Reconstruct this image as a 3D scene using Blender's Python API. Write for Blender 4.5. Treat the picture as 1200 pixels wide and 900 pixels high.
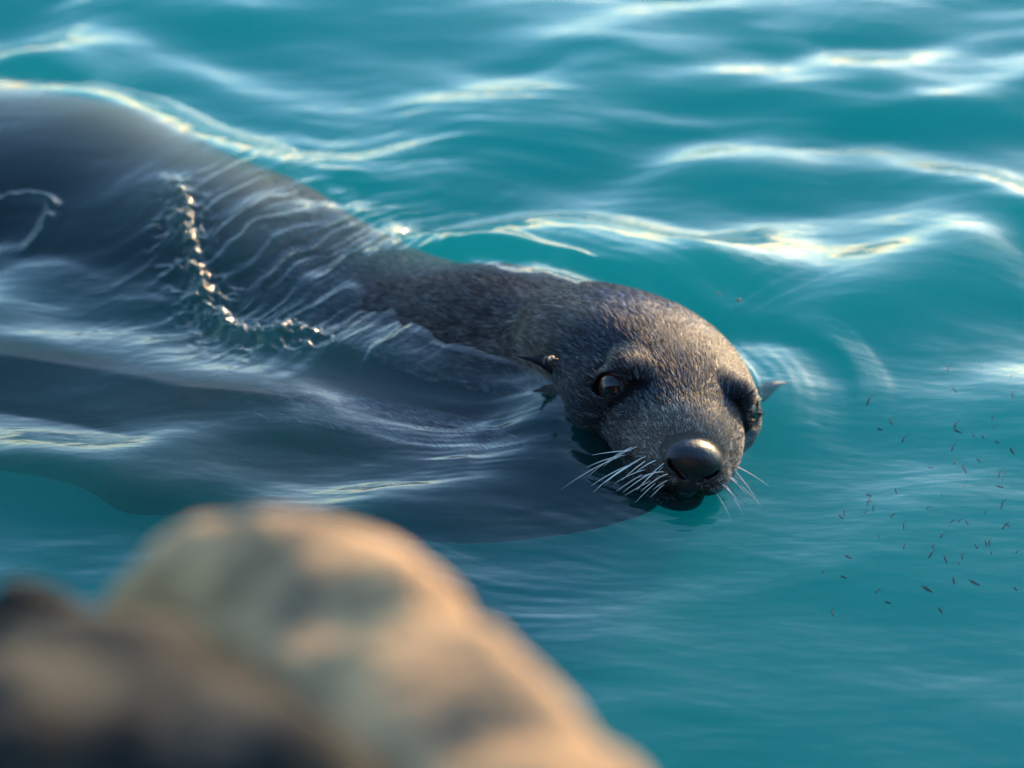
import bpy, bmesh, math, random
import numpy as np
from mathutils import Vector, noise as mnoise

for o in list(bpy.data.objects):
    bpy.data.objects.remove(o)
S = bpy.context.scene
COL = S.collection
R = math.radians
rng = np.random.default_rng(7)
random.seed(7)

# ---------------------------------------------------------------- camera
PITCH, DIST, FPX = R(33), 3.4, 3.4 / 0.00095
CAM = np.array([0, -DIST * math.cos(PITCH), DIST * math.sin(PITCH)])
CX = np.array([1.0, 0, 0])
CU = np.array([0, math.sin(PITCH), math.cos(PITCH)])
CF = np.array([0, math.cos(PITCH), -math.sin(PITCH)])
cd = bpy.data.cameras.new('camera')
cam = bpy.data.objects.new('camera', cd)
COL.objects.link(cam)
cam.location = CAM
cam.rotation_euler = (R(90) - PITCH, 0, 0)
cd.sensor_width = 36
cd.lens = 36 * FPX / 1200
cd.clip_start, cd.clip_end = 0.05, 500
cd.dof.use_dof = True
cd.dof.focus_distance = 3.22
cd.dof.aperture_fstop = 2.5
S.camera = cam

# ---------------------------------------------------------------- sky, sun, exposure
SUN_AZ, SUN_EL = R(29), R(13)           # azimuth clockwise from +Y (away from the camera)
w = bpy.data.worlds.new('World')
S.world = w
w.use_nodes = True
nt = w.node_tree
sky = nt.nodes.new('ShaderNodeTexSky')
sky.sky_type = 'NISHITA'
sky.sun_disc = False
sky.sun_elevation = SUN_EL
sky.sun_rotation = SUN_AZ
sky.air_density, sky.dust_density, sky.ozone_density = 1.35, 0.7, 4.5
bg = nt.nodes['Background']
nt.links.new(sky.outputs[0], bg.inputs[0])
bg.inputs[1].default_value = 0.15
sl = bpy.data.lights.new('sun', 'SUN')
sun = bpy.data.objects.new('sun', sl)
COL.objects.link(sun)
sl.energy, sl.angle, sl.color = 1.7, R(2.5), (1.0, 0.66, 0.33)
sdir = Vector((math.sin(SUN_AZ) * math.cos(SUN_EL), math.cos(SUN_AZ) * math.cos(SUN_EL), math.sin(SUN_EL)))
sun.rotation_euler = sdir.to_track_quat('Z', 'Y').to_euler()
S.view_settings.view_transform = 'Standard'
S.view_settings.look = 'None'
S.view_settings.gamma = 1
S.view_settings.exposure = 2.4
cy = S.cycles
cy.use_denoising = True
cy.max_bounces = 10
cy.volume_bounces = 3
cy.transparent_max_bounces = 16
cy.caustics_reflective = cy.caustics_refractive = False
cy.sample_clamp_indirect = 4.0


# ---------------------------------------------------------------- helpers
def at(px, py, z=0.0):
    """place in the world, at height z, that the photograph shows at that pixel"""
    r = CF + CX * (px - 600) / FPX - CU * (py - 450) / FPX
    return CAM + r * ((z - CAM[2]) / r[2])


def at_d(px, py, d):
    r = CF + CX * (px - 600) / FPX - CU * (py - 450) / FPX
    return CAM + r / np.linalg.norm(r) * d


def tag(o, label=None, cat=None, group=None, kind=None):
    for k, v in (('label', label), ('category', cat), ('group', group), ('kind', kind)):
        if v:
            o[k] = v
    return o


def mesh_obj(name, V, Fc, mat, parent=None, smooth=True):
    me = bpy.data.meshes.new(name)
    V = np.asarray(V, dtype=np.float32)
    Fc = np.asarray(Fc, dtype=np.int32)
    n, k = Fc.shape
    me.vertices.add(len(V))
    me.vertices.foreach_set('co', V.ravel())
    me.loops.add(n * k)
    me.loops.foreach_set('vertex_index', Fc.ravel())
    me.polygons.add(n)
    me.polygons.foreach_set('loop_start', np.arange(0, n * k, k, dtype=np.int32))
    me.polygons.foreach_set('loop_total', np.full(n, k, dtype=np.int32))
    me.polygons.foreach_set('use_smooth', np.full(n, smooth))
    me.update(calc_edges=True)
    me.validate()
    o = bpy.data.objects.new(name, me)
    COL.objects.link(o)
    if mat:
        me.materials.append(mat)
    if parent:
        o.parent = parent
    return o


def bm_obj(name, bm, mat, parent=None, smooth=True):
    me = bpy.data.meshes.new(name)
    if smooth:
        for f in bm.faces:
            f.smooth = True
    bm.to_mesh(me)
    bm.free()
    me.materials.append(mat)
    o = bpy.data.objects.new(name, me)
    COL.objects.link(o)
    if parent:
        o.parent = parent
    return o


def mat_new(name):
    m = bpy.data.materials.new(name)
    m.use_nodes = True
    n = m.node_tree
    return m, n, n.nodes['Principled BSDF'], n.nodes['Material Output']


def node(n, t, **kw):
    x = n.nodes.new(t)
    for k, v in kw.items():
        setattr(x, k, v)
    return x


def sstep(a, b, x):
    t = np.clip((x - a) / (b - a), 0, 1)
    return t * t * (3 - 2 * t)


# --- signed distance fields
def ell(p, c, r):
    q = p - np.asarray(c, np.float32)
    r = np.asarray(r, np.float32)
    k0 = np.sqrt(((q / r) ** 2).sum(-1))
    k1 = np.sqrt(((q / r ** 2) ** 2).sum(-1)) + 1e-9
    return k0 * (k0 - 1) / k1


def cap(p, a, b, ra, rb, flat=(1, 1, 1)):
    a = np.asarray(a, np.float32)
    b = np.asarray(b, np.float32)
    ba = b - a
    t = np.clip(((p - a) @ ba) / (ba @ ba), 0, 1)
    q = (p - a - t[..., None] * ba) / np.asarray(flat, np.float32)
    return (np.sqrt((q ** 2).sum(-1)) - (ra + (rb - ra) * t)) * min(flat)


def smin(a, b, k):
    h = np.clip(0.5 + 0.5 * (b - a) / k, 0, 1)
    return b + (a - b) * h - k * h * (1 - h)


def smax(a, b, k):
    return -smin(-a, -b, k)


def poly2d(x, y, P):
    """signed distance to a closed polygon in plan"""
    P = np.asarray(P)
    d = np.full(x.shape, 1e9)
    s = np.ones(x.shape)
    n = len(P)
    for i in range(n):
        a, b = P[i], P[i - 1]
        ex, ey = b[0] - a[0], b[1] - a[1]
        wx, wy = x - a[0], y - a[1]
        t = np.clip((wx * ex + wy * ey) / (ex * ex + ey * ey), 0, 1)
        d = np.minimum(d, (wx - ex * t) ** 2 + (wy - ey * t) ** 2)
        c1, c2, c3 = y >= a[1], y < b[1], ex * wy > ey * wx
        s = np.where((c1 & c2 & c3) | (~c1 & ~c2 & ~c3), -s, s)
    return s * np.sqrt(d)


def surface_nets(f, xs, ys, zs):
    ins = f < 0
    nx, ny, nz = f.shape
    cnt = np.zeros((nx - 1, ny - 1, nz - 1), np.int8)
    offs = [(i, j, k) for i in (0, 1) for j in (0, 1) for k in (0, 1)]
    for i, j, k in offs:
        cnt += ins[i:nx - 1 + i, j:ny - 1 + j, k:nz - 1 + k]
    I, J, K = np.nonzero((cnt > 0) & (cnt < 8))
    idx = np.full(cnt.shape, -1, np.int32)
    idx[I, J, K] = np.arange(len(I))
    acc = np.zeros((len(I), 3))
    num = np.zeros(len(I))
    for ax in range(3):
        for u in (0, 1):
            for v in (0, 1):
                o0 = [0, 0, 0]
                o0[(ax + 1) % 3], o0[(ax + 2) % 3] = u, v
                o1 = list(o0)
                o1[ax] = 1
                a = f[I + o0[0], J + o0[1], K + o0[2]]
                b = f[I + o1[0], J + o1[1], K + o1[2]]
                m = (a < 0) != (b < 0)
                t = np.where(m, a / np.where(m, a - b, 1), 0)
                pa = np.stack([xs[I + o0[0]], ys[J + o0[1]], zs[K + o0[2]]], -1)
                pb = np.stack([xs[I + o1[0]], ys[J + o1[1]], zs[K + o1[2]]], -1)
                acc += np.where(m[:, None], pa + (pb - pa) * t[:, None], 0)
                num += m
    V = acc / num[:, None]
    quads = []
    for ax in range(3):
        a1, a2 = (ax + 1) % 3, (ax + 2) % 3
        sl0 = [slice(None)] * 3
        sl1 = [slice(None)] * 3
        sl0[ax], sl1[ax] = slice(0, -1), slice(1, None)
        c = ins[tuple(sl0)] != ins[tuple(sl1)]
        G = np.argwhere(c)
        n_ = [nx, ny, nz]
        G = G[(G[:, a1] > 0) & (G[:, a2] > 0) & (G[:, a1] < n_[a1] - 1) & (G[:, a2] < n_[a2] - 1)]
        flip = ins[tuple(sl0)][tuple(G.T)]
        q = []
        for d1, d2 in ((-1, -1), (0, -1), (0, 0), (-1, 0)):
            g = G.copy()
            g[:, a1] += d1
            g[:, a2] += d2
            q.append(idx[tuple(g.T)])
        q = np.stack(q, -1)
        q[~flip] = q[~flip][:, ::-1]
        quads.append(q)
    return V, np.concatenate(quads)


def graded(lo, f0, f1, hi, fine, coarse):
    """axis: fine steps between f0 and f1, growing to coarse outside"""
    mid = list(np.arange(f0, f1 + fine / 2, fine))
    a, s = [], fine
    x = mid[-1]
    while x < hi:
        s = min(s * 1.12, coarse)
        x += s
        a.append(x)
    b, s, x = [], fine, mid[0]
    while x > lo:
        s = min(s * 1.12, coarse)
        x -= s
        b.append(x)
    return np.array(b[::-1] + mid + a, np.float32)


def vnoise(x, y, seed=0):
    """smooth value noise on arrays, range -1..1"""
    r = np.random.default_rng(seed)
    T = r.uniform(-1, 1, (256, 256))
    xi, yi = np.floor(x).astype(int), np.floor(y).astype(int)
    u, v = x - xi, y - yi
    u, v = u * u * u * (u * (u * 6 - 15) + 10), v * v * v * (v * (v * 6 - 15) + 10)
    g = lambda i, j: T[(xi + i) % 256, (yi + j) % 256]
    return (g(0, 0) * (1 - u) + g(1, 0) * u) * (1 - v) + (g(0, 1) * (1 - u) + g(1, 1) * u) * v


# ================================================================ SEA LION SHAPE
HY, HP, HR, HS = R(10), R(7), R(18), 1.07
F_ = np.array([math.sin(HY) * math.cos(HP), -math.cos(HY) * math.cos(HP), math.sin(HP)])
R0 = np.array([math.cos(HY), math.sin(HY), 0])
U0 = np.cross(R0, F_)
U0 = U0 if U0[2] > 0 else -U0
R_ = R0 * math.cos(HR) - U0 * math.sin(HR)
U_ = U0 * math.cos(HR) + R0 * math.sin(HR)
AX = np.stack([F_, R_, U_])
HO = at(789, 468, 0.030)


def h2w(f, r, u):
    return HO + HS * 0.001 * (f * F_ + r * R_ + u * U_)


def w2h(P):
    return ((P - HO) @ AX.T / (HS * 0.001)).astype(np.float32)


EYE = {s: np.array([14.0, 67.0 * s, 7.0]) for s in (-1, 1)}
EYE_DIR = {s: np.array([0.50, 0.83 * s, 0.14]) / np.linalg.norm([0.50, 0.83, 0.14]) for s in (-1, 1)}


def head_sdf(q):
    d = ell(q, (-74, 0, 2), (108, 97, 54))
    d = smin(d, ell(q, (14, 0, -10), (88, 70, 45)), 30)
    d = smin(d, ell(q, (62, 0, -23), (62, 45, 35)), 22)
    for s in (-1, 1):
        d = smin(d, ell(q, (-34, 72 * s, -20), (60, 34, 38)), 22)
        d = smin(d, ell(q, (86, 22 * s, -33), (33, 27, 22)), 12)
        d = smin(d, ell(q, (36, 44 * s, -27), (50, 24, 27)), 18)
        d = smin(d, ell(q, (4, 55 * s, 28), (30, 22, 13)), 10)
    d = smin(d, ell(q, (56, 0, -64), (58, 39, 18)), 10)
    d = smin(d, ell(q, (-125, -42, -8), (80, 95, 52)), 40)
    # mouth line
    M = [(121, 0, -53), (108, 22, -54), (86, 41, -56), (52, 56, -58), (28, 62, -50)]
    for s in (-1, 1):
        for a, b in zip(M[:-1], M[1:]):
            d = smax(d, -cap(q, (a[0], a[1] * s, a[2]), (b[0], b[1] * s, b[2]), 3.6, 3.6), 3)
    # nose pad, lower lobe and nostrils
    d = smin(d, ell(q, (109, 0, -13), (19, 29, 19)), 5)
    d = smin(d, ell(q, (111, 0, -35), (14, 13, 20)), 6)
    for s in (-1, 1):
        d = smax(d, -cap(q, (121, 8 * s, -28), (115, 21 * s, -19), 3.6, 5.0), 2.5)
    d = smax(d, -cap(q, (130, 0, -30), (124, 0, -50), 2.0, 2.0), 3)
    # eyelids round the eyeballs
    for s in (-1, 1):
        c, o = EYE[s], EYE_DIR[s]
        d = smin(d, ell(q, c, (22, 22, 22)), 7)
        up = np.array([0.35, 0.0, 1.0])
        up = up - o * (up @ o)
        up /= np.linalg.norm(up)
        sd = np.cross(o, up) * s
        up, sd = up * 0.78 + sd * 0.62, sd * 0.78 - up * 0.62
        B = np.stack([o, sd, up]).astype(np.float32)
        l = (q - (c + o * 15).astype(np.float32)) @ B.T
        d = smax(d, -ell(l, (0, 0, 0), (14, 12.5, 19)), 2.5)
    return d * (HS * 0.001)


def chain_pt(px, py, z):
    p = at(px, py, 0)
    return np.array([p[0], p[1], z])


BODY = [(chain_pt(-420, 80, -.15), .23), (chain_pt(-160, 122, -.140), .24), (chain_pt(60, 182, -.140), .235),
        (chain_pt(230, 248, -.138), .215), (chain_pt(380, 310, -.132), .18),
        (chain_pt(500, 350, -.122), .155), (chain_pt(590, 374, -.100), .142), (chain_pt(690, 396, -.078), .130)]
ZF = -0.032
FLANK = [at(px, py, ZF)[:2] for px, py in
         [(-200, 505), (-60, 515), (40, 529), (95, 545), (140, 571), (205, 574), (262, 566), (310, 570), (390, 585),
          (480, 603), (560, 607), (630, 601), (680, 594), (730, 582), (770, 565), (770, 530), (710, 500), (600, 455), (420, 420), (150, 380),
          (-200, 340)]]


def spline2(pts, m=6):
    p = np.array(pts)
    n_ = len(p)
    o = []
    for i in range(n_):
        a, b_, c, d = p[i - 1], p[i], p[(i + 1) % n_], p[(i + 2) % n_]
        for t in np.linspace(0, 1, m, endpoint=False):
            o.append(0.5 * (2 * b_ + (c - a) * t + (2 * a - 5 * b_ + 4 * c - d) * t * t + (3 * b_ - a - 3 * c + d) * t ** 3))
    return np.array(o)


gx = graded(-1.05, 0.02, 0.34, 0.46, 0.0021, 0.010)
gy = graded(-0.40, -0.275, 0.10, 0.72, 0.0021, 0.010)
gz = graded(-0.36, -0.055, 0.135, 0.19, 0.0021, 0.010)
GX, GY, GZ = np.meshgrid(gx, gy, gz, indexing='ij')
P = np.stack([GX, GY, GZ], -1)
D = None
for (a, ra), (b, rb) in zip(BODY[:-1], BODY[1:]):
    t = (a[0] + b[0]) / 2
    fl = 0.70 if t < -0.1 else (0.85 if t < 0 else 1.0)
    s_ = cap(P, a, b, ra, rb, (1, 1, fl))
    D = s_ if D is None else smin(D, s_, 0.05)
# far flank swell and the broad near flank with the folded fore flipper
FLANK = list(spline2(FLANK))
pd = poly2d(GX[:, :, 0], GY[:, :, 0], FLANK)[:, :, None]
zc = ZF - 0.02 + 0.040 * sstep(0.0, 0.24, -pd)
slab = smax(pd + 0.0 * GZ, np.abs(GZ - zc) - 0.022, 0.02)
D = smin(D, slab.astype(np.float32), 0.03)
hx, hy, hz = (gx > -0.04) & (gx < 0.42), (gy > -0.32) & (gy < 0.25), (gz > -0.14)
ix = np.ix_(hx, hy, hz)
D[ix] = smin(D[ix], head_sdf(w2h(P[ix])), 0.03)
D = D.astype(np.float32)
SV, SF = surface_nets(D, gx, gy, gz)
# height of the animal's back over each place (for the water that runs over it)
top = np.where((D < 0).any(2), gz[(D.shape[2] - 1 - np.argmax((D < 0)[:, :, ::-1], 2))], -1.0)
iz0 = int(np.argmin(abs(gz - 0.004)))
SLICE = D[:, :, iz0].copy()
del P, GX, GY, GZ


def sample2(A, x, y):
    i = np.clip(np.interp(x, gx, np.arange(len(gx))), 0, len(gx) - 1.001)
    j = np.clip(np.interp(y, gy, np.arange(len(gy))), 0, len(gy) - 1.001)
    i0, j0 = i.astype(int), j.astype(int)
    u, v = i - i0, j - j0
    return (A[i0, j0] * (1 - u) + A[i0 + 1, j0] * u) * (1 - v) + (A[i0, j0 + 1] * (1 - u) + A[i0 + 1, j0 + 1] * u) * v


def fur_colour(Pw):
    """colour pattern of the coat, plus wet gloss painted on the muzzle"""
    q = w2h(Pw)
    f, r, u = q[:, 0], q[:, 1], q[:, 2]
    n = Pw.shape[0]
    c = np.tile(np.array([0.015, 0.023, 0.036]), (n, 1))

    def mix(col, k):
        c[:] = c * (1 - k[:, None]) + np.array(col) * k[:, None]
    inhead = sstep(-190, -120, f)
    neck = 1 - inhead
    mix((0.070, 0.056, 0.046), neck * sstep(at(330, 350)[0], at(480, 350)[0], Pw[:, 0]))                                    # brown nape
    mix((0.10, 0.13, 0.17), inhead * sstep(20, 60, u) * sstep(-30, -90, f) * 0.7)   # grizzled crown
    mix((0.20, 0.16, 0.115), sstep(-50, -85, f) * sstep(60, 95, np.abs(r)) * inhead * 0.8)   # tan behind the eyes
    mix((0.46, 0.38, 0.28), sstep(50, 92, f) * sstep(-40, -15, u) * sstep(122, 108, f) * 0.9)      # tan muzzle bridge, paled further with painted wet gloss
    mix((0.26, 0.22, 0.17), sstep(70, 95, f) * sstep(48, 30, np.abs(r)) * sstep(-50, -30, u) * 0.6)
    for s in (-1, 1):
        e = np.linalg.norm(q - (EYE[s] + 14 * EYE_DIR[s]), axis=1)
        mix((0.018, 0.017, 0.018), sstep(44, 20, e) * 0.9)                  # dark mask round the eyes
        g = np.linalg.norm(q - np.array([40, 56 * s, -25]), axis=1)
        mix((0.02, 0.019, 0.019), sstep(42, 12, g) * 0.85)                  # dark cheek below the eye
    mix((0.025, 0.023, 0.022), sstep(-44, -54, u) * inhead)                 # lips and jaw
    nz = nose_mask(q)
    mix((0.012, 0.012, 0.014), nz)
    return np.clip(c * 0.54, 0, 1)


def nose_mask(q):
    a = ell(q, (112, 0, -14), (19, 29, 21))
    b = ell(q, (113, 0, -38), (15, 11, 17))
    return sstep(1.6, 0.2, np.minimum(a, b)) * sstep(96, 101, q[:, 0])


# ---- materials of the animal
m_skin, n, b, out = mat_new('wet_coat')
att = node(n, 'ShaderNodeAttribute', attribute_name='coat')
nz_ = node(n, 'ShaderNodeTexNoise')
nz_.inputs['Scale'].default_value = 220
nz_.inputs['Detail'].default_value = 4
tc = node(n, 'ShaderNodeTexCoord')
n.links.new(tc.outputs['Object'], nz_.inputs['Vector'])
mx = node(n, 'ShaderNodeMix', data_type='RGBA', blend_type='MULTIPLY')
mx.inputs['Factor'].default_value = 0.5
n.links.new(att.outputs['Color'], mx.inputs['A'])
n.links.new(nz_.outputs['Fac'], mx.inputs['B'])
n.links.new(mx.outputs['Result'], b.inputs['Base Color'])
rg = node(n, 'ShaderNodeMapRange')
rg.inputs['To Min'].default_value, rg.inputs['To Max'].default_value = 0.45, 0.42
sp = node(n, 'ShaderNodeMapRange')
sp.inputs['To Min'].default_value, sp.inputs['To Max'].default_value = 0.06, 0.45
n.links.new(att.outputs['Alpha'], sp.inputs['Value'])
n.links.new(sp.outputs['Result'], b.inputs['Specular IOR Level'])
n.links.new(att.outputs['Alpha'], rg.inputs['Value'])
n.links.new(rg.outputs['Result'], b.inputs['Roughness'])
bp = node(n, 'ShaderNodeBump')
bp.inputs['Strength'].default_value = 0.35
bp.inputs['Distance'].default_value = 0.002
n.links.new(nz_.outputs['Fac'], bp.inputs['Height'])
n.links.new(bp.outputs['Normal'], b.inputs['Normal'])

m_fur, n, b, out = mat_new('fur_strands')
att = node(n, 'ShaderNodeAttribute', attribute_name='coat')
n.links.new(att.outputs['Color'], b.inputs['Base Color'])
b.inputs['Roughness'].default_value = 0.42
b.inputs['Specular IOR Level'].default_value = 0.25

m_eye, n, b, out = mat_new('eye')
tc = node(n, 'ShaderNodeTexCoord')
sx = node(n, 'ShaderNodeSeparateXYZ')
n.links.new(tc.outputs['Object'], sx.inputs[0])
cr = node(n, 'ShaderNodeValToRGB')
cr.color_ramp.elements[0].position, cr.color_ramp.elements[0].color = 0.70, (0.10, 0.022, 0.014, 1)
cr.color_ramp.elements[1].position, cr.color_ramp.elements[1].color = 0.82, (0.004, 0.003, 0.003, 1)
dv = node(n, 'ShaderNodeMath', operation='DIVIDE')
n.links.new(sx.outputs['Z'], dv.inputs[0])
dv.inputs[1].default_value = 0.0182
n.links.new(dv.outputs[0], cr.inputs[0])
n.links.new(cr.outputs[0], b.inputs['Base Color'])
b.inputs['Roughness'].default_value = 0.06
b.inputs['Specular IOR Level'].default_value = 0.4

m_ear, n, b, out = mat_new('ear_skin')
b.inputs['Base Color'].default_value = (0.008, 0.008, 0.010, 1)
b.inputs['Roughness'].default_value = 0.45
b.inputs['Specular IOR Level'].default_value = 0.12
m_wh, n, b, out = mat_new('whisker')
b.inputs['Base Color'].default_value = (0.75, 0.70, 0.60, 1)
b.inputs['Roughness'].default_value = 0.4
m_whd, n, b, out = mat_new('whisker_dark')
b.inputs['Base Color'].default_value = (0.05, 0.045, 0.04, 1)

# ---- water material
m_sea, n, b, out = mat_new('sea_water')
n.nodes.remove(b)
geo = node(n, 'ShaderNodeNewGeometry')
mp = node(n, 'ShaderNodeMapping')
mp.inputs['Scale'].default_value = (9, 22, 9)
n.links.new(geo.outputs['Position'], mp.inputs['Vector'])
nz_ = node(n, 'ShaderNodeTexNoise')
nz_.inputs['Scale'].default_value = 1.0
nz_.inputs['Detail'].default_value = 3
n.links.new(mp.outputs[0], nz_.inputs['Vector'])
bp = node(n, 'ShaderNodeBump')
bp.inputs['Strength'].default_value = 0.5
bp.inputs['Distance'].default_value = 0.006
n.links.new(nz_.outputs['Fac'], bp.inputs['Height'])
dt = node(n, 'ShaderNodeVectorMath', operation='DOT_PRODUCT')
n.links.new(geo.outputs['Incoming'], dt.inputs[0])
n.links.new(bp.outputs['Normal'], dt.inputs[1])
ab = node(n, 'ShaderNodeMath', operation='ABSOLUTE')
n.links.new(dt.outputs['Value'], ab.inputs[0])
om = node(n, 'ShaderNodeMath', operation='SUBTRACT', use_clamp=True)
om.inputs[0].default_value = 1.0
n.links.new(ab.outputs[0], om.inputs[1])
pw = node(n, 'ShaderNodeMath', operation='POWER')
n.links.new(om.outputs[0], pw.inputs[0])
pw.inputs[1].default_value = 5.0
fr = node(n, 'ShaderNodeMapRange')
fr.inputs['To Min'].default_value, fr.inputs['To Max'].default_value = 0.022, 1.0
n.links.new(pw.outputs[0], fr.inputs['Value'])
tr = node(n, 'ShaderNodeBsdfTransparent')
gl = node(n, 'ShaderNodeBsdfGlossy')
gl.inputs['Roughness'].default_value = 0.085
n.links.new(bp.outputs['Normal'], gl.inputs['Normal'])
ms = node(n, 'ShaderNodeMixShader')
n.links.new(fr.outputs[0], ms.inputs[0])
n.links.new(tr.outputs[0], ms.inputs[1])
n.links.new(gl.outputs[0], ms.inputs[2])
n.links.new(ms.outputs[0], out.inputs['Surface'])
vs = node(n, 'ShaderNodeVolumeScatter')
vs.inputs['Color'].default_value = (0.005, 0.44, 0.43, 1)
vs.inputs['Density'].default_value = 1.5
vs.inputs['Anisotropy'].default_value = 0.0
va = node(n, 'ShaderNodeVolumeAbsorption')
va.inputs['Color'].default_value = (0.005, 0.44, 0.43, 1)
va.inputs['Density'].default_value = 1.5
ad = node(n, 'ShaderNodeAddShader')
n.links.new(vs.outputs[0], ad.inputs[0])
n.links.new(va.outputs[0], ad.inputs[1])
n.links.new(ad.outputs[0], out.inputs['Volume'])

# ================================================================ SEA SURFACE
ext = 0.0022 * np.cumprod(np.full(60, 1.17))
ext = np.cumsum(ext)
ext = ext[ext < 70]
fx = np.arange(-0.76, 0.7601, 0.0020)
fy = np.arange(-0.72, 1.0501, 0.0021)
wx = np.concatenate([fx[0] - ext[::-1], fx, fx[-1] + ext])
wy = np.concatenate([fy[0] - ext[::-1], fy, fy[-1] + ext])
X, Y = np.meshgrid(wx, wy, indexing='ij')
# screen-free helper coordinates: plan position of photographed places
inner = sstep(1.6, 0.2, np.maximum(np.maximum(np.abs(X) - 0.76, Y - 1.05), -0.72 - Y) * 1.0)


def spline(pts, m=10):
    p = np.array(pts, float)
    p = np.vstack([2 * p[0] - p[1], p, 2 * p[-1] - p[-2]])
    o = []
    for i in range(1, len(p) - 2):
        for t in np.linspace(0, 1, m, endpoint=False):
            a, b_, c, d = p[i - 1], p[i], p[i + 1], p[i + 2]
            o.append(0.5 * (2 * b_ + (c - a) * t + (2 * a - 5 * b_ + 4 * c - d) * t * t + (3 * b_ - a - 3 * c + d) * t ** 3))
    o.append(p[-2])
    return np.array(o)


def curve_dist(pix, m=5):
    """distance to and signed side of a curve through photographed water places; position 0..1 along it"""
    c = spline([at(px, py)[:2] for px, py in pix], m)
    d = np.full(X.shape, 9.0)
    side = np.zeros(X.shape)
    tt = np.zeros(X.shape)
    lo, hi = c.min(0) - 0.35, c.max(0) + 0.35
    i0, i1 = np.searchsorted(wx, lo[0]), np.searchsorted(wx, hi[0])
    j0, j1 = np.searchsorted(wy, lo[1]), np.searchsorted(wy, hi[1])
    x, y = X[i0:i1, j0:j1], Y[i0:i1, j0:j1]
    dd, ss, t_ = d[i0:i1, j0:j1], side[i0:i1, j0:j1], tt[i0:i1, j0:j1]
    n_ = len(c) - 1
    for i in range(n_):
        a, e = c[i], c[i + 1] - c[i]
        qx, qy = x - a[0], y - a[1]
        t = np.clip((qx * e[0] + qy * e[1]) / (e @ e), 0, 1)
        r = np.hypot(qx - e[0] * t, qy - e[1] * t)
        m_ = r < dd
        dd[m_] = r[m_]
        ss[m_] = np.sign(e[0] * qy - e[1] * qx)[m_]
        t_[m_] = ((i + t) / n_)[m_]
    return d, side, tt


def ridge(pix, width, amp, width2=None, taper=0.25):
    """soft wave crest; width on the far (left-hand) side, width2 on the near side"""
    d, s, t = curve_dist(pix)
    wd = np.where(s > 0, width, width2 or width)
    tp = sstep(0, taper, t) * sstep(1, 1 - taper, t) if taper else 1.0
    return amp * np.exp(-(d / wd) ** 2) * tp


def blob(px, py, rx, ry):
    p = at(px, py)
    return np.exp(-(((X - p[0]) / rx) ** 2 + ((Y - p[1]) / ry) ** 2))


H = np.zeros(X.shape)
# wind waves: many directions, long crests across the view
warpx = 0.05 * vnoise(X * 4, Y * 4, 1) + 0.02 * vnoise(X * 9, Y * 9, 2)
warpy = 0.05 * vnoise(X * 4 + 50, Y * 4, 3) + 0.02 * vnoise(X * 9, Y * 9 + 20, 4)
calm = 1 - 0.62 * sstep(0.30, -0.10, Y) * sstep(-0.05, 0.25, X)
calm *= 1 - 0.35 * sstep(-0.1, -0.3, Y)
wr = np.random.default_rng(21)
for i in range(46):
    lam = 0.075 * (7.0 ** wr.uniform(0, 1))
    ang = R(90) + wr.normal(0, R(24)) + R(8)
    k = 2 * math.pi / lam
    a = 0.029 * lam / (2 * math.pi) * (lam / 0.2) ** 0.5
    fade = inner if lam < 0.4 else np.maximum(inner, 0.35)
    H += a * np.sin(k * (math.cos(ang) * (X + warpx) + math.sin(ang) * (Y + warpy)) + wr.uniform(0, 6.28)) * fade * calm

# fine flow lines, in drifting patches
pat = sstep(-0.25, 0.5, vnoise(X * 5 + 3, Y * 5 + 8, 71)) * inner * (0.35 + 0.65 * calm)
for kx, ky, am, sd_ in ((7, 42, 0.0011, 72), (15, 95, 0.0004, 73)):
    H += am * vnoise((X + warpx) * kx + 11, (Y + warpy + 0.12 * X) * ky + 40, sd_) * pat

# the animal's back pushes the water up
tp = np.maximum(sample2(top, X, Y), -0.2)
outside = (X < gx[0]) | (X > gx[-1]) | (Y < gy[0]) | (Y > gy[-1])
tp[outside] = -0.2
for _ in range(36):                      # soften the swell
    tp[3:-3, 3:-3] = (tp[3:-3, 3:-3] * 2 + tp[:-6, 3:-3] + tp[6:, 3:-3] + tp[3:-3, :-6] + tp[3:-3, 6:]) / 6
d, s, t = curve_dist([(300, 296), (400, 324), (500, 350), (590, 374), (690, 396), (780, 404)])
far = sstep(-0.025, 0.035, d * s)
film = 0.014 - 0.050 * sstep(at(330, 340)[0], at(520, 340)[0], X) * (1 - 0.80 * far)
film = film + (0.006 * vnoise(X * 22, Y * 22, 77) + 0.002 * vnoise(X * 55, Y * 40, 78)) * sstep(at(300, 340)[0], at(400, 340)[0], X)
film = film - 0.06 * sstep(at(640, 340)[0], at(860, 340)[0], X)
swell = tp + film
H = smax(H, swell, 0.03)

# water heaped against the far side of the neck
H += ridge([(400, 345), (490, 325), (580, 321), (660, 328), (750, 348), (830, 376), (890, 412)], 0.11, 0.034, 0.03, 0.3)
# combed wrinkles where water streams off the back
d0, d1 = at(250, 335)[:2], at(490, 215)[:2]
ux, uy = (d1 - d0) / np.linalg.norm(d1 - d0)
across = -(X - d0[0]) * uy + (Y - d0[1]) * ux
along = (X - d0[0]) * ux + (Y - d0[1]) * uy
zone = blob(360, 275, 0.20, 0.20) + 0.8 * blob(430, 395, 0.2, 0.07)
zone = np.clip(zone * 1.3, 0, 1) ** 1.5
wv = across + 0.02 * vnoise(X * 9, Y * 9, 9) + 0.006 * vnoise(X * 30, Y * 30, 10)
for lam, am, sd in ((0.055, 0.0042, 11), (0.028, 0.0022, 12), (0.014, 0.0009, 13)):
    r1 = 1 - np.abs(vnoise(wv / lam * 1.6 + 40, along / (lam * 6) + 9, sd)) * 2
    H += am * np.maximum(r1, -0.3) * zone

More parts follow.
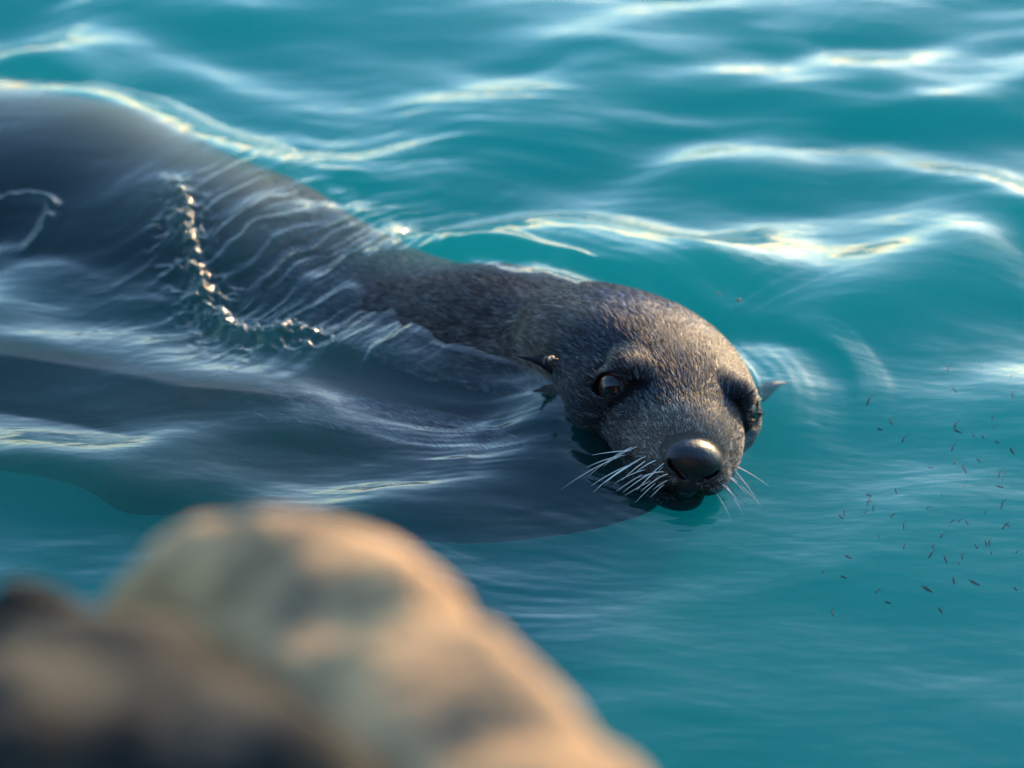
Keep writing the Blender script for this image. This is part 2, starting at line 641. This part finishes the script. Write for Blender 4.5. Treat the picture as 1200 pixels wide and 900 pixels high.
# bow wave round the far side of the neck and head
H += ridge([(760, 300), (860, 335), (960, 368), (1060, 345), (1130, 300), (1175, 245)],
           0.10, 0.014, 0.06, 0.18)
H += ridge([(640, 320), (760, 345), (850, 378), (930, 392), (985, 420), (1015, 470)], 0.030, 0.006, 0.022, 0.2)
for k, (o, a) in enumerate(((0, .0026), (11, .0021), (22, .0015), (33, .0010))):      # rings beside the right ear
    H += ridge([(880 + o * .3, 402 - o * .4), (950 + o * .8, 406 - o * .4), (993 + o, 428), (1006 + o, 470), (990 + o, 520)], 0.0075, a, 0.0075, 0.3)
    H += ridge([(600 - o, 478), (566 - o, 506), (548 - o, 540), (546 - o, 575)], 0.0085, a * 0.7, 0.0085, 0.35)
    H += ridge([(560, 276 - o * .8), (660, 283 - o), (760, 300 - o), (850, 330 - o)], 0.010, a * 1.1, 0.010, 0.3)
H += ridge([(905, 505), (935, 508), (965, 500)], 0.008, 0.0014, 0.008, 0.4)
# long crests on the open water behind
for pts, wd, a, w2 in (
        ([(560, 88), (680, 70), (800, 62), (880, 46), (945, 52), (1010, 80)], 0.10, 0.014, 0.05),
        ([(650, 26), (760, 22), (860, 24), (960, 34)], 0.07, 0.010, 0.05),
        ([(420, 150), (560, 130), (700, 128), (840, 128)], 0.06, 0.007, 0.05),
        ([(520, 205), (640, 188), (760, 190), (900, 205), (1000, 235)], 0.07, 0.007, 0.05),
        ([(-60, 92), (40, 80), (110, 98), (150, 125)], 0.05, 0.014, 0.03),
        ([(950, 70), (1040, 100), (1120, 130), (1220, 150)], 0.06, 0.008, 0.05),
        ([(-80, 132), (60, 138), (150, 162), (230, 190), (330, 205), (440, 222), (520, 240)], 0.10, 0.022, 0.06),
        # swells over the near flank
        ([(40, 372), (160, 352), (240, 372), (330, 402), (460, 440), (600, 470)], 0.035, 0.006, 0.05),
        ([(-40, 395), (60, 410), (160, 405), (260, 430)], 0.04, 0.007, 0.04),
        ([(-40, 470), (80, 468), (180, 455), (290, 462), (400, 470)], 0.04, 0.006, 0.05),
        ([(260, 520), (360, 500), (470, 505), (560, 500)], 0.04, 0.005, 0.05),
        ([(150, 600), (230, 582), (300, 585), (380, 600)], 0.03, 0.004, 0.04)):
    H += ridge(pts, wd * 1.15, a * 0.75, w2 * 1.15, 0.3)
# the little breaking seam over the shoulder
d, s, t = curve_dist([(196, 225), (214, 270), (222, 315), (240, 356), (262, 386), (300, 402), (345, 396), (400, 385)])
tap = sstep(0, .22, t) * sstep(1, .85, t)
wob = d * s + 0.010 * vnoise(X * 40, Y * 30, 35) + 0.004 * vnoise(X * 110, Y * 80, 37)
crum = 1 - np.abs(vnoise(X * 55 + 0.6 * vnoise(X * 90, Y * 90, 38), Y * 40, 32)) * 2
crum2 = 1 - np.abs(vnoise(X * 130, Y * 85, 36)) * 2
H += tap * np.exp(-(np.abs(wob) / 0.012) ** 1.6) * (0.010 + 0.004 * crum2)
H += tap * np.exp(-(wob / 0.032) ** 2) * (0.0045 * crum + 0.0018 * crum2)
d, s, t = curve_dist([(-30, 256), (20, 250), (62, 258), (48, 282), (15, 300)])
H += 0.009 * np.exp(-(d / 0.009) ** 2) * (1 + .5 * vnoise(X * 80, Y * 80, 33)) * sstep(1, .7, t)
# still lens of water in front of the face, water climbing the fur
sd = sample2(SLICE, X, Y)
sd[outside] = 1.0
near = np.exp(-np.maximum(sd, 0) / 0.05)
H *= 1 - 0.6 * near * sstep(-0.05, 0.05, X) * sstep(0.12, 0.0, Y)
sp_ = np.maximum(sd, 0)
ringy = np.sin(2 * math.pi * (sp_ + 0.004 * vnoise(X * 25, Y * 25, 81)) / 0.016) * np.exp(-sp_ / 0.045) * sstep(0.004, 0.015, sp_)
H += 0.0004 * ringy * sstep(-0.06, 0.02, X) * (0.6 + 0.4 * vnoise(X * 8, Y * 8, 82))
H += 0.0045 * np.exp(-np.maximum(sd, 0) / 0.006) * sstep(-0.2, 0.0, X)
H += 0.024 * blob(655, 492, 0.055, 0.10) + 0.016 * blob(910, 470, 0.05, 0.10)

nxw, nyw = X.shape
V = np.stack([X, Y, H], -1).reshape(-1, 3)
ii = np.arange(nxw * nyw).reshape(nxw, nyw)
quads = np.stack([ii[:-1, :-1], ii[1:, :-1], ii[1:, 1:], ii[:-1, 1:]], -1).reshape(-1, 4)
loop = np.concatenate([ii[:, 0], ii[-1, 1:], ii[-2::-1, -1], ii[0, -2:0:-1]])
nb = len(V)
low = V[loop].copy()
low[:, 2] = -4.0
V = np.vstack([V, low, [[0, 0, -4.0]]])
L = len(loop)
a_ = np.arange(L)
b_ = (a_ + 1) % L
walls = np.stack([loop[a_], nb + a_, nb + b_, loop[b_]], -1)
sea = mesh_obj('sea_water', V, np.vstack([quads, walls]), m_sea)
bmx = bmesh.new()
bmx.from_mesh(sea.data)
bmx.verts.ensure_lookup_table()
f = bmx.faces.new([bmx.verts[nb + i] for i in range(L)][::-1])
bmx.verts.remove(bmx.verts[nb + L])
bmesh.ops.recalc_face_normals(bmx, faces=bmx.faces[:])
bmx.to_mesh(sea.data)
bmx.free()
tag(sea, kind='structure')


def water_z(x, y):
    i = np.interp(x, wx, np.arange(len(wx)))
    j = np.interp(y, wy, np.arange(len(wy)))
    return float(H[int(round(i)), int(round(j))])


# ================================================================ SEA BED, NEAR BANK AND ADDED UNSEEN HILL
m_bed, n, b, out = mat_new('sea_bed_added_hill')
nz_ = node(n, 'ShaderNodeTexNoise')
nz_.inputs['Scale'].default_value = 3
nz_.inputs['Detail'].default_value = 8
cr = node(n, 'ShaderNodeValToRGB')
cr.color_ramp.elements[0].color = (0.008, 0.010, 0.012, 1)
cr.color_ramp.elements[1].color = (0.03, 0.03, 0.03, 1)
n.links.new(nz_.outputs['Fac'], cr.inputs[0])
n.links.new(cr.outputs[0], b.inputs['Base Color'])
b.inputs['Roughness'].default_value = 0.9
sbx = np.concatenate([np.linspace(-60, -3, 12), np.arange(-2.8, 2.81, 0.05), np.linspace(3, 60, 12)])
sby = np.concatenate([np.linspace(-60, -12, 8), np.arange(-11.5, -4, 0.3), np.arange(-3.8, 2.81, 0.05), np.linspace(3, 60, 12)])
BX, BY = np.meshgrid(sbx, sby, indexing='ij')
shore = sstep(0.05, -0.74, BY - 0.12 * BX)  # bed raised into an added shelf that darkens the near water
bank = sstep(-1.3, -2.4, BY)
added_hill = sstep(-3.3, -8.0, BY)  # unseen hill added to darken the eye reflection and block skylight on the face
BZ = -2.6 + 2.46 * shore + 0.50 * bank + 6.5 * added_hill + (0.25 * added_hill + 0.05 * bank) * vnoise(BX * 1.3, BY * 1.3, 45) + 0.10 * vnoise(BX * 2, BY * 2, 41) + 0.05 * vnoise(BX * 6, BY * 6, 42)  # the shore term raises the added shelf
ii = np.arange(BX.size).reshape(BX.shape)
bed = mesh_obj('sea_bed_added_hill', np.stack([BX, BY, BZ], -1).reshape(-1, 3),
               np.stack([ii[:-1, :-1], ii[1:, :-1], ii[1:, 1:], ii[:-1, 1:]], -1).reshape(-1, 4), m_bed)
tag(bed, kind='structure')

# ================================================================ SEA LION
root = bpy.data.objects.new('sea_lion', None)
COL.objects.link(root)
root.location = (float(BODY[3][0][0]), float(BODY[3][0][1]), -0.3)
tag(root, 'dark wet sea lion swimming with its whiskered face just above the teal water', 'sea lion')
root_inv = np.array(root.location)


def child(o, p=None):
    o.parent = p or root
    if p is None:
        o.location = (-root_inv[0], -root_inv[1], -root_inv[2])
    return o


body = child(mesh_obj('body', SV, SF, m_skin))
cc = fur_colour(SV)
al = nose_mask(w2h(SV))
cc *= (0.45 + 0.55 * al)[:, None]
ca = body.data.color_attributes.new('coat', 'FLOAT_COLOR', 'POINT')
ca.data.foreach_set('color', np.concatenate([cc, al[:, None]], 1).astype(np.float32).ravel())

# fur
me = body.data
me.calc_loop_triangles()
tri = np.empty(len(me.loop_triangles) * 3, np.int32)
me.loop_triangles.foreach_get('vertices', tri)
tri = tri.reshape(-1, 3)
vn = np.empty(len(me.vertices) * 3, np.float32)
me.vertices.foreach_get('normal', vn)
vn = vn.reshape(-1, 3)
A, B, C_ = SV[tri[:, 0]], SV[tri[:, 1]], SV[tri[:, 2]]
cen = (A + B + C_) / 3
area = np.linalg.norm(np.cross(B - A, C_ - A), axis=1) / 2
q = w2h(cen)
keep = (cen[:, 2] > -0.015) & (cen[:, 0] > at(300, 340)[0]) & (nose_mask(q) < 0.3)
for s in (-1, 1):
    keep &= np.linalg.norm(q - (EYE[s] + 10 * EYE_DIR[s]), axis=1) > 16
wgt = area * keep * sstep(at(300, 340)[0], at(520, 340)[0], cen[:, 0])
NF = 95000
pick = np.random.default_rng(3).choice(len(wgt), NF, p=wgt / wgt.sum())
r1, r2 = rng.random(NF), rng.random(NF)
sq = np.sqrt(r1)
bw = np.stack([1 - sq, sq * (1 - r2), sq * r2], -1)[:, :, None]
T3 = tri[pick]
base = (SV[T3] * bw).sum(1)
nrm = (vn[T3] * bw).sum(1)
nrm /= np.linalg.norm(nrm, axis=1)[:, None]
qb = w2h(base)
# combing direction: backwards from the nose, fanning outwards, then along the neck
flow_h = np.stack([-np.ones(NF), 0.35 * qb[:, 1] / 60, 0.25 * (qb[:, 2] + 5) / 50 * sstep(-10, 60, qb[:, 0])], -1)
flow = flow_h @ AX
ndir = BODY[5][0] - BODY[7][0]
ndir /= np.linalg.norm(ndir)
kn = sstep(-60, -150, qb[:, 0])[:, None]
flow = flow / np.linalg.norm(flow, axis=1)[:, None] * (1 - kn) + ndir * kn
nn = np.stack([vnoise(base[:, 0] * 70 + 5, base[:, 1] * 70 + base[:, 2] * 60, 51 + i) for i in range(3)], -1)
n2 = np.stack([vnoise(base[:, 0] * 260 + 5, base[:, 1] * 260 + base[:, 2] * 200, 61 + i) for i in range(3)], -1)
flow = flow + 0.22 * nn + 0.22 * n2 + rng.normal(0, 0.10, (NF, 3))
flow -= nrm * (flow * nrm).sum(1)[:, None]
flow /= np.linalg.norm(flow, axis=1)[:, None] + 1e-9
ln = (0.0135 - 0.0068 * sstep(20, 95, qb[:, 0])) * rng.uniform(0.6, 1.15, NF)
lift = rng.uniform(0.05, 0.17, NF)
PTS = np.empty((NF, 4, 3))
for k, t in enumerate((0.0, 0.33, 0.66, 1.0)):
    PTS[:, k] = base + flow * (ln * t)[:, None] + nrm * (ln * lift * t * (1.5 - 0.8 * t))[:, None] - nrm * 0.0004
from mathutils.kdtree import KDTree
NC = 9000
kd = KDTree(NC)
for i in range(NC):
    kd.insert(base[i], i)
kd.balance()
own = np.array([kd.find(p)[1] for p in base])
pull = np.clip(rng.normal(0.55, 0.2, NF), 0, 0.9) * sstep(95, 60, qb[:, 0])
gap = np.linalg.norm(PTS[own, 3] - PTS[:, 3], axis=1)
pull *= sstep(0.012, 0.006, gap)
for k, t in ((1, 0.25), (2, 0.65), (3, 1.0)):
    PTS[:, k] += (PTS[own, k] - PTS[:, k]) * (pull * t)[:, None]
hc = bpy.data.hair_curves.new('fur')
hc.add_curves([4] * NF)
hc.position_data.foreach_set('vector', PTS.astype(np.float32).ravel())
ra = hc.attributes.get('radius') or hc.attributes.new('radius', 'FLOAT', 'POINT')
ra.data.foreach_set('value', np.tile(np.array([.00032, .00030, .00022, .00006], np.float32), NF))
fc = fur_colour(base) * rng.lognormal(0, 0.30, NF)[:, None] * rng.lognormal(0, 0.42, NC)[own][:, None]
grey = rng.random(NF) < 0.10
fc[grey] = fc[grey] * 0.4 + 0.14
fa = hc.attributes.new('coat', 'FLOAT_COLOR', 'CURVE')
fa.data.foreach_set('color', np.concatenate([np.clip(fc, 0, .6), np.ones((NF, 1))], 1).astype(np.float32).ravel())
hc.materials.append(m_fur)
fur = bpy.data.objects.new('fur', hc)
COL.objects.link(fur)
child(fur)
fur['kind'] = 'stuff'

# eyes
for s in (-1, 1):
    bm = bmesh.new()
    bmesh.ops.create_uvsphere(bm, u_segments=32, v_segments=24, radius=0.0180 * HS)
    e = bm_obj('eye', bm, m_eye)
    child(e)
    wp = h2w(*EYE[s]) - root_inv
    e.location = wp
    look = EYE_DIR[s] * 0.9 + np.array([0.45, 0, 0.05])
    look = look @ AX
    e.rotation_euler = Vector(look).to_track_quat('Z', 'Y').to_euler()


def tube(bm, pts, rads, seg=6):
    pts = [Vector(p) for p in pts]
    rings = []
    for i, p in enumerate(pts):
        d = (pts[min(i + 1, len(pts) - 1)] - pts[max(i - 1, 0)]).normalized()
        u = d.orthogonal().normalized()
        v = d.cross(u)
        rings.append([bm.verts.new(p + (u * math.cos(2 * math.pi * k / seg) + v * math.sin(2 * math.pi * k / seg)) * rads[i]) for k in range(seg)])
    for a, c in zip(rings[:-1], rings[1:]):
        for k in range(seg):
            bm.faces.new((a[k], a[(k + 1) % seg], c[(k + 1) % seg], c[k]))
    bm.faces.new(rings[0][::-1])
    bm.faces.new(rings[-1])


# ears: small rolled cones
def ear(px0, py0, z0, px1, py1, z1, wd):
    a, c = at(px0, py0, z0), at(px1, py1, z1)
    ax = Vector(c - a)
    ln_ = ax.length
    ax.normalize()
    upv = Vector((0, 0.25, 1)).cross(ax).cross(ax) * -1
    upv.normalize()
    sd_ = ax.cross(upv)
    bm = bmesh.new()
    rings = []
    N = 9
    for i in range(N):
        t = i / (N - 1)
        wv_ = wd * (1 - t) ** 0.8 * (1 + 0.5 * math.sin(math.pi * min(t * 1.4, 1))) + 0.0006
        c0 = Vector(a) + ax * ln_ * t + upv * (0.006 * math.sin(math.pi * t))
        ring = []
        for k in range(12):
            th_ = math.pi * (-0.15 + 1.3 * k / 11)
            ring.append(c0 + upv * math.sin(th_) * wv_ * 0.75 + sd_ * math.cos(th_) * wv_)
        for k in range(11, -1, -1):
            th_ = math.pi * (-0.15 + 1.3 * k / 11)
            ring.append(c0 + (upv * math.sin(th_) * 0.75 + sd_ * math.cos(th_)) * max(wv_ - 0.0022, wv_ * 0.45))
        rings.append([bm.verts.new(p) for p in ring])
    for r_a, r_b in zip(rings[:-1], rings[1:]):
        m_ = len(r_a)
        for k in range(m_):
            bm.faces.new((r_a[k], r_a[(k + 1) % m_], r_b[(k + 1) % m_], r_b[k]))
    bm.faces.new(rings[-1])
    bmesh.ops.recalc_face_normals(bm, faces=bm.faces[:])
    return child(bm_obj('ear', bm, m_ear))


ear(668, 446, 0.020, 603, 417, 0.052, 0.013)
ear(888, 466, -0.040, 924, 449, -0.036, 0.009)

# whiskers
wrs = random.Random(5)


def pad_f(r, u):
    lo_, hi_ = 40.0, 150.0
    for _ in range(18):
        m_ = (lo_ + hi_) / 2
        if head_sdf(np.array([[m_, r, u]], np.float32))[0] < 0:
            lo_ = m_
        else:
            hi_ = m_
    return lo_


def whisker(f0, r0, u0, dirv, l, droop, mat, rad):
    a = Vector(h2w(f0 - 1.5, r0, u0))
    dv_ = Vector(np.array(dirv) @ AX).normalized()
    bm = bmesh.new()
    pts, rd = [], []
    for i in range(9):
        t = i / 8
        pts.append(a + dv_ * (l * 0.001 * HS * t) + Vector((0, 0, -droop * t * t)))
        rd.append(rad * (1 - 0.8 * t ** 1.5))
    tube(bm, pts, rd, 5)
    return child(bm_obj('whisker', bm, mat))


for row in range(4):
    for i in range(6):
        r0 = 22 + 7.0 * i + wrs.uniform(-2, 2)
        u0 = -22 - 7 * row + wrs.uniform(-2, 2)
        for sg in (-1, 1):
            if sg == 1 and (i < 2 or wrs.random() < 0.35):
                continue
            f0 = pad_f(sg * r0, u0)
            if f0 < 42:
                continue
            l = (20 + 7.5 * i) * wrs.uniform(0.7, 1.15) * (1 if sg < 0 else 0.75)
            whisker(f0, sg * r0, u0, (0.55 - 0.09 * i + wrs.uniform(-.3, .3), sg * 1.0, -0.30 - 0.07 * row + wrs.uniform(-.38, .28)),
                    l, 0.00028 * l * wrs.uniform(0.2, 1.3), m_wh if (sg < 0 or wrs.random() < .5) else m_whd, wrs.uniform(.00045, .00075))

# ================================================================ SHORE ROCKS
m_rock, n, b, out = mat_new('shore_rock')
tc = node(n, 'ShaderNodeTexCoord')
n1 = node(n, 'ShaderNodeTexNoise')
n1.inputs['Scale'].default_value = 13
n1.inputs['Detail'].default_value = 7
n1.inputs['Roughness'].default_value = 0.6
n.links.new(tc.outputs['Object'], n1.inputs['Vector'])
cr = node(n, 'ShaderNodeValToRGB')
E_ = cr.color_ramp.elements
E_[0].position, E_[0].color = 0.34, (0.16, 0.115, 0.07, 1)
E_[1].position, E_[1].color = 0.58, (0.52, 0.315, 0.15, 1)
x = E_.new(0.46)
x.color = (0.36, 0.22, 0.11, 1)
n.links.new(n1.outputs['Fac'], cr.inputs[0])
n.links.new(cr.outputs[0], b.inputs['Base Color'])
b.inputs['Roughness'].default_value = 0.85
b.inputs['Specular IOR Level'].default_value = 0.08
n2_ = node(n, 'ShaderNodeTexNoise')
n2_.inputs['Scale'].default_value = 60
n2_.inputs['Detail'].default_value = 8
n.links.new(tc.outputs['Object'], n2_.inputs['Vector'])
bp = node(n, 'ShaderNodeBump')
bp.inputs['Strength'].default_value = 0.8
bp.inputs['Distance'].default_value = 0.01
n.links.new(n2_.outputs['Fac'], bp.inputs['Height'])
n.links.new(bp.outputs['Normal'], b.inputs['Normal'])


m_rock_shaded = m_rock.copy()  # copy of the tan rock, darkened to put shade into its colour
m_rock_shaded.name = 'shaded_rock'
E_ = [x for x in m_rock_shaded.node_tree.nodes if x.type == 'VALTORGB'][0].color_ramp.elements
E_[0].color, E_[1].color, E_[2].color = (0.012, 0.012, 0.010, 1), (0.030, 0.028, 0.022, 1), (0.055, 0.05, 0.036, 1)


def rock(caps, label, seed, step=0.012, mat=None):
    lo = np.min([np.minimum(a - ra, c - rc) for a, c, ra, rc in caps], axis=0) - 0.06
    hi = np.max([np.maximum(a + ra, c + rc) for a, c, ra, rc in caps], axis=0) + 0.06
    ax_ = [np.arange(lo[i], hi[i], step, dtype=np.float32) for i in range(3)]
    g = np.stack(np.meshgrid(*ax_, indexing='ij'), -1)
    d = None
    for a, c, ra, rc in caps:
        e = cap(g, a, c, ra, rc)
        d = e if d is None else smin(d, e, 0.03)
    Vr, Fr = surface_nets(d, *ax_)
    out_ = np.empty_like(Vr)
    for i, p in enumerate(Vr):
        v = Vector(p)
        o = Vector((seed * 3.1, 7.7, 1.3))
        k = mnoise.fractal(v * 7 + o, 0.9, 2.2, 4) * 0.010 - abs(mnoise.noise(v * 14 + o)) * 0.016
        c_ = mnoise.noise_vector(v * 9 + o) * 0.008
        out_[i] = v + Vector((0, -0.2, 1)) * k + c_
    base_ = np.array([Vr[:, 0].mean(), Vr[:, 1].mean(), Vr[:, 2].min()])
    ob = mesh_obj('shore_rock', out_ - base_, Fr, mat or m_rock)
    ob.location = base_
    return tag(ob, label, 'rock', 'rocks on the shore in the foreground')


def down(p, dz, dy=0.0, dx=0.0):
    return np.array([p[0] + dx, p[1] + dy, p[2] - dz])


rk = lambda px, py, d: at_d(px, py + 14, d)
def chain(pts):
    return [(rk(*p[:3]), rk(*q_[:3]), p[3], q_[3]) for p, q_ in zip(pts[:-1], pts[1:])]


b1, d1_ = rk(380, 740, 1.72), rk(640, 985, 1.52)
rock(chain([(150, 680, 1.80, .016), (235, 664, 1.78, .028), (330, 664, 1.75, .031), (410, 672, 1.73, .031), (465, 730, 1.69, .035),
            (545, 808, 1.63, .034), (600, 860, 1.59, .030), (700, 950, 1.53, .034)])
     + chain([(300, 720, 1.74, .034), (400, 810, 1.68, .042), (500, 910, 1.60, .046), (600, 1000, 1.54, .05)])
     + [(b1, down(b1, .5, -.25, -.02), .04, .16), (d1_, down(d1_, .6, -.1), .05, .2), (down(b1, .5, -.25, -.02), down(b1, 1.2, -.3, -.02), .16, .3)],
     'sunlit tan shore rock with a rounded humped ridge', 1, 0.007)
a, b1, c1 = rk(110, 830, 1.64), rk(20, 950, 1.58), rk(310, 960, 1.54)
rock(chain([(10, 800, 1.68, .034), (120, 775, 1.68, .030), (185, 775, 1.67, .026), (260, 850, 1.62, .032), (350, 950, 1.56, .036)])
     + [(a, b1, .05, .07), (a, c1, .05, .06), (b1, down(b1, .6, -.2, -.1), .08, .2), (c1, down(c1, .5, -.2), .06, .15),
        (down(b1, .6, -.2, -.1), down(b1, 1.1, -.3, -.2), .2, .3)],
     'grey brown shore rock painted dark with shade across the crevice from the humped tan ridge', 5, 0.007, m_rock_shaded)
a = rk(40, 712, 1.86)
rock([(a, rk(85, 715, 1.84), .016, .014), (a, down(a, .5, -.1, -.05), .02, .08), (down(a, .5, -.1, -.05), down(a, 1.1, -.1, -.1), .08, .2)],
     'small grey rock painted dark with shade, behind the shore rock painted the same way', 9, 0.008, m_rock_shaded)

# ================================================================ SMALL FISH AND FLOATING SCRAPS
m_fish, n, b, out = mat_new('fish_skin')
b.inputs['Base Color'].default_value = (0.004, 0.006, 0.007, 1)
b.inputs['Roughness'].default_value = 0.6
b.inputs['Specular IOR Level'].default_value = 0.05
bm = bmesh.new()
prof = [(-.50, .012, .02), (-.34, .05, .085), (-.10, .075, .125), (.15, .06, .10), (.34, .025, .04), (.40, .018, .03)]
rings = []
for x_, ry, rz in prof:
    bend = 0.10 * math.sin((x_ + .1) * 4)
    rings.append([bm.verts.new((x_, bend + ry * math.cos(k * math.pi / 4), rz * math.sin(k * math.pi / 4))) for k in range(8)])
for a, c in zip(rings[:-1], rings[1:]):
    for k in range(8):
        bm.faces.new((a[k], a[(k + 1) % 8], c[(k + 1) % 8], c[k]))
bm.faces.new(rings[0][::-1])
bm.faces.new(rings[-1])
for s in (-1, 1):
    t0 = [bm.verts.new(p) for p in ((.38, .07, 0), (.38, .08, .02 * s), (.56, .02, .15 * s), (.50, .03, .06 * s))]
    bm.faces.new(t0)
t0 = [bm.verts.new(p) for p in ((-.1, .01, .11), (.14, .06, .10), (.10, .05, .19))]
bm.faces.new(t0)
fish0 = bm_obj('small_fish', bm, m_fish)
fr_ = random.Random(11)
spots = [(1112, 432), (1118, 456), (1150, 430), (1186, 440), (1187, 462), (1120, 498), (1122, 505), (1141, 510), (1152, 512),
         (1168, 518), (1163, 490), (1186, 528), (1090, 548), (1130, 549), (1130, 569), (1171, 570), (1178, 555), (1044, 494),
         (1076, 494), (1018, 470), (1018, 580), (1020, 585), (990, 600), (985, 605), (1046, 604), (1050, 575), (1125, 610),
         (1133, 612), (1178, 616), (1082, 688), (1086, 690), (1118, 680), (1108, 655), (1124, 660), (1094, 640), (1028, 693),
         (1040, 706), (988, 676), (965, 670), (976, 718), (1102, 715), (1162, 648), (1144, 640), (1190, 690), (1060, 640)]
while len(spots) < 72:
    px, py = fr_.gauss(1110, 65), fr_.gauss(600, 75)
    if 930 < px < 1198 and 420 < py < 780:
        spots.append((px, py))
for i, (px, py) in enumerate(spots):
    o = fish0 if i == 0 else fish0.copy()
    if i:
        COL.objects.link(o)
    o.location = at(px, py, -fr_.uniform(0.012, 0.05))
    k = fr_.uniform(0.008, 0.016)
    o.scale = (k, k, k)
    o.rotation_euler = (fr_.uniform(-.3, .3), fr_.uniform(-.3, .3), R(fr_.choice((65, 75, 95, 40, 125, 60))) + fr_.uniform(-.3, .3))
    tag(o, 'tiny dark fish of the shoal hanging in the teal water', 'fish', 'small fish in the shoal')

m_weed, n, b, out = mat_new('weed_scrap')
b.inputs['Base Color'].default_value = (0.06, 0.035, 0.015, 1)
b.inputs['Roughness'].default_value = 0.45


def scrap(px, py, size, label, seed, nblades=5):
    r_ = random.Random(seed)
    p = at(px, py)
    z = max(water_z(p[0], p[1]), float(sample2(top, np.array([p[0]]), np.array([p[1]]))[0]))
    p = at(px, py, z)
    bm_ = bmesh.new()
    for i in range(nblades):
        an = r_.uniform(0, 6.28)
        pts = [Vector((math.cos(an + .4 * j) * size * j / 4, math.sin(an + .4 * j) * size * j / 4, size * .18 * math.sin(j))) for j in range(5)]
        tube(bm_, pts, [size * .16, size * .2, size * .17, size * .12, size * .04], 5)
    o = bm_obj('seaweed_scrap', bm_, m_weed)
    o.location = (p[0], p[1], z + size * .1)
    return tag(o, label, 'seaweed')


scrap(645, 423, 0.010, 'brown seaweed scrap caught in the wet fur behind the ear', 3, 8)
scrap(867, 353, 0.005, 'small dark weed scrap floating on the bow wave near the crown', 4, 4)
scrap(842, 344, 0.003, 'smallest dark speck floating beyond the crown', 6, 3)
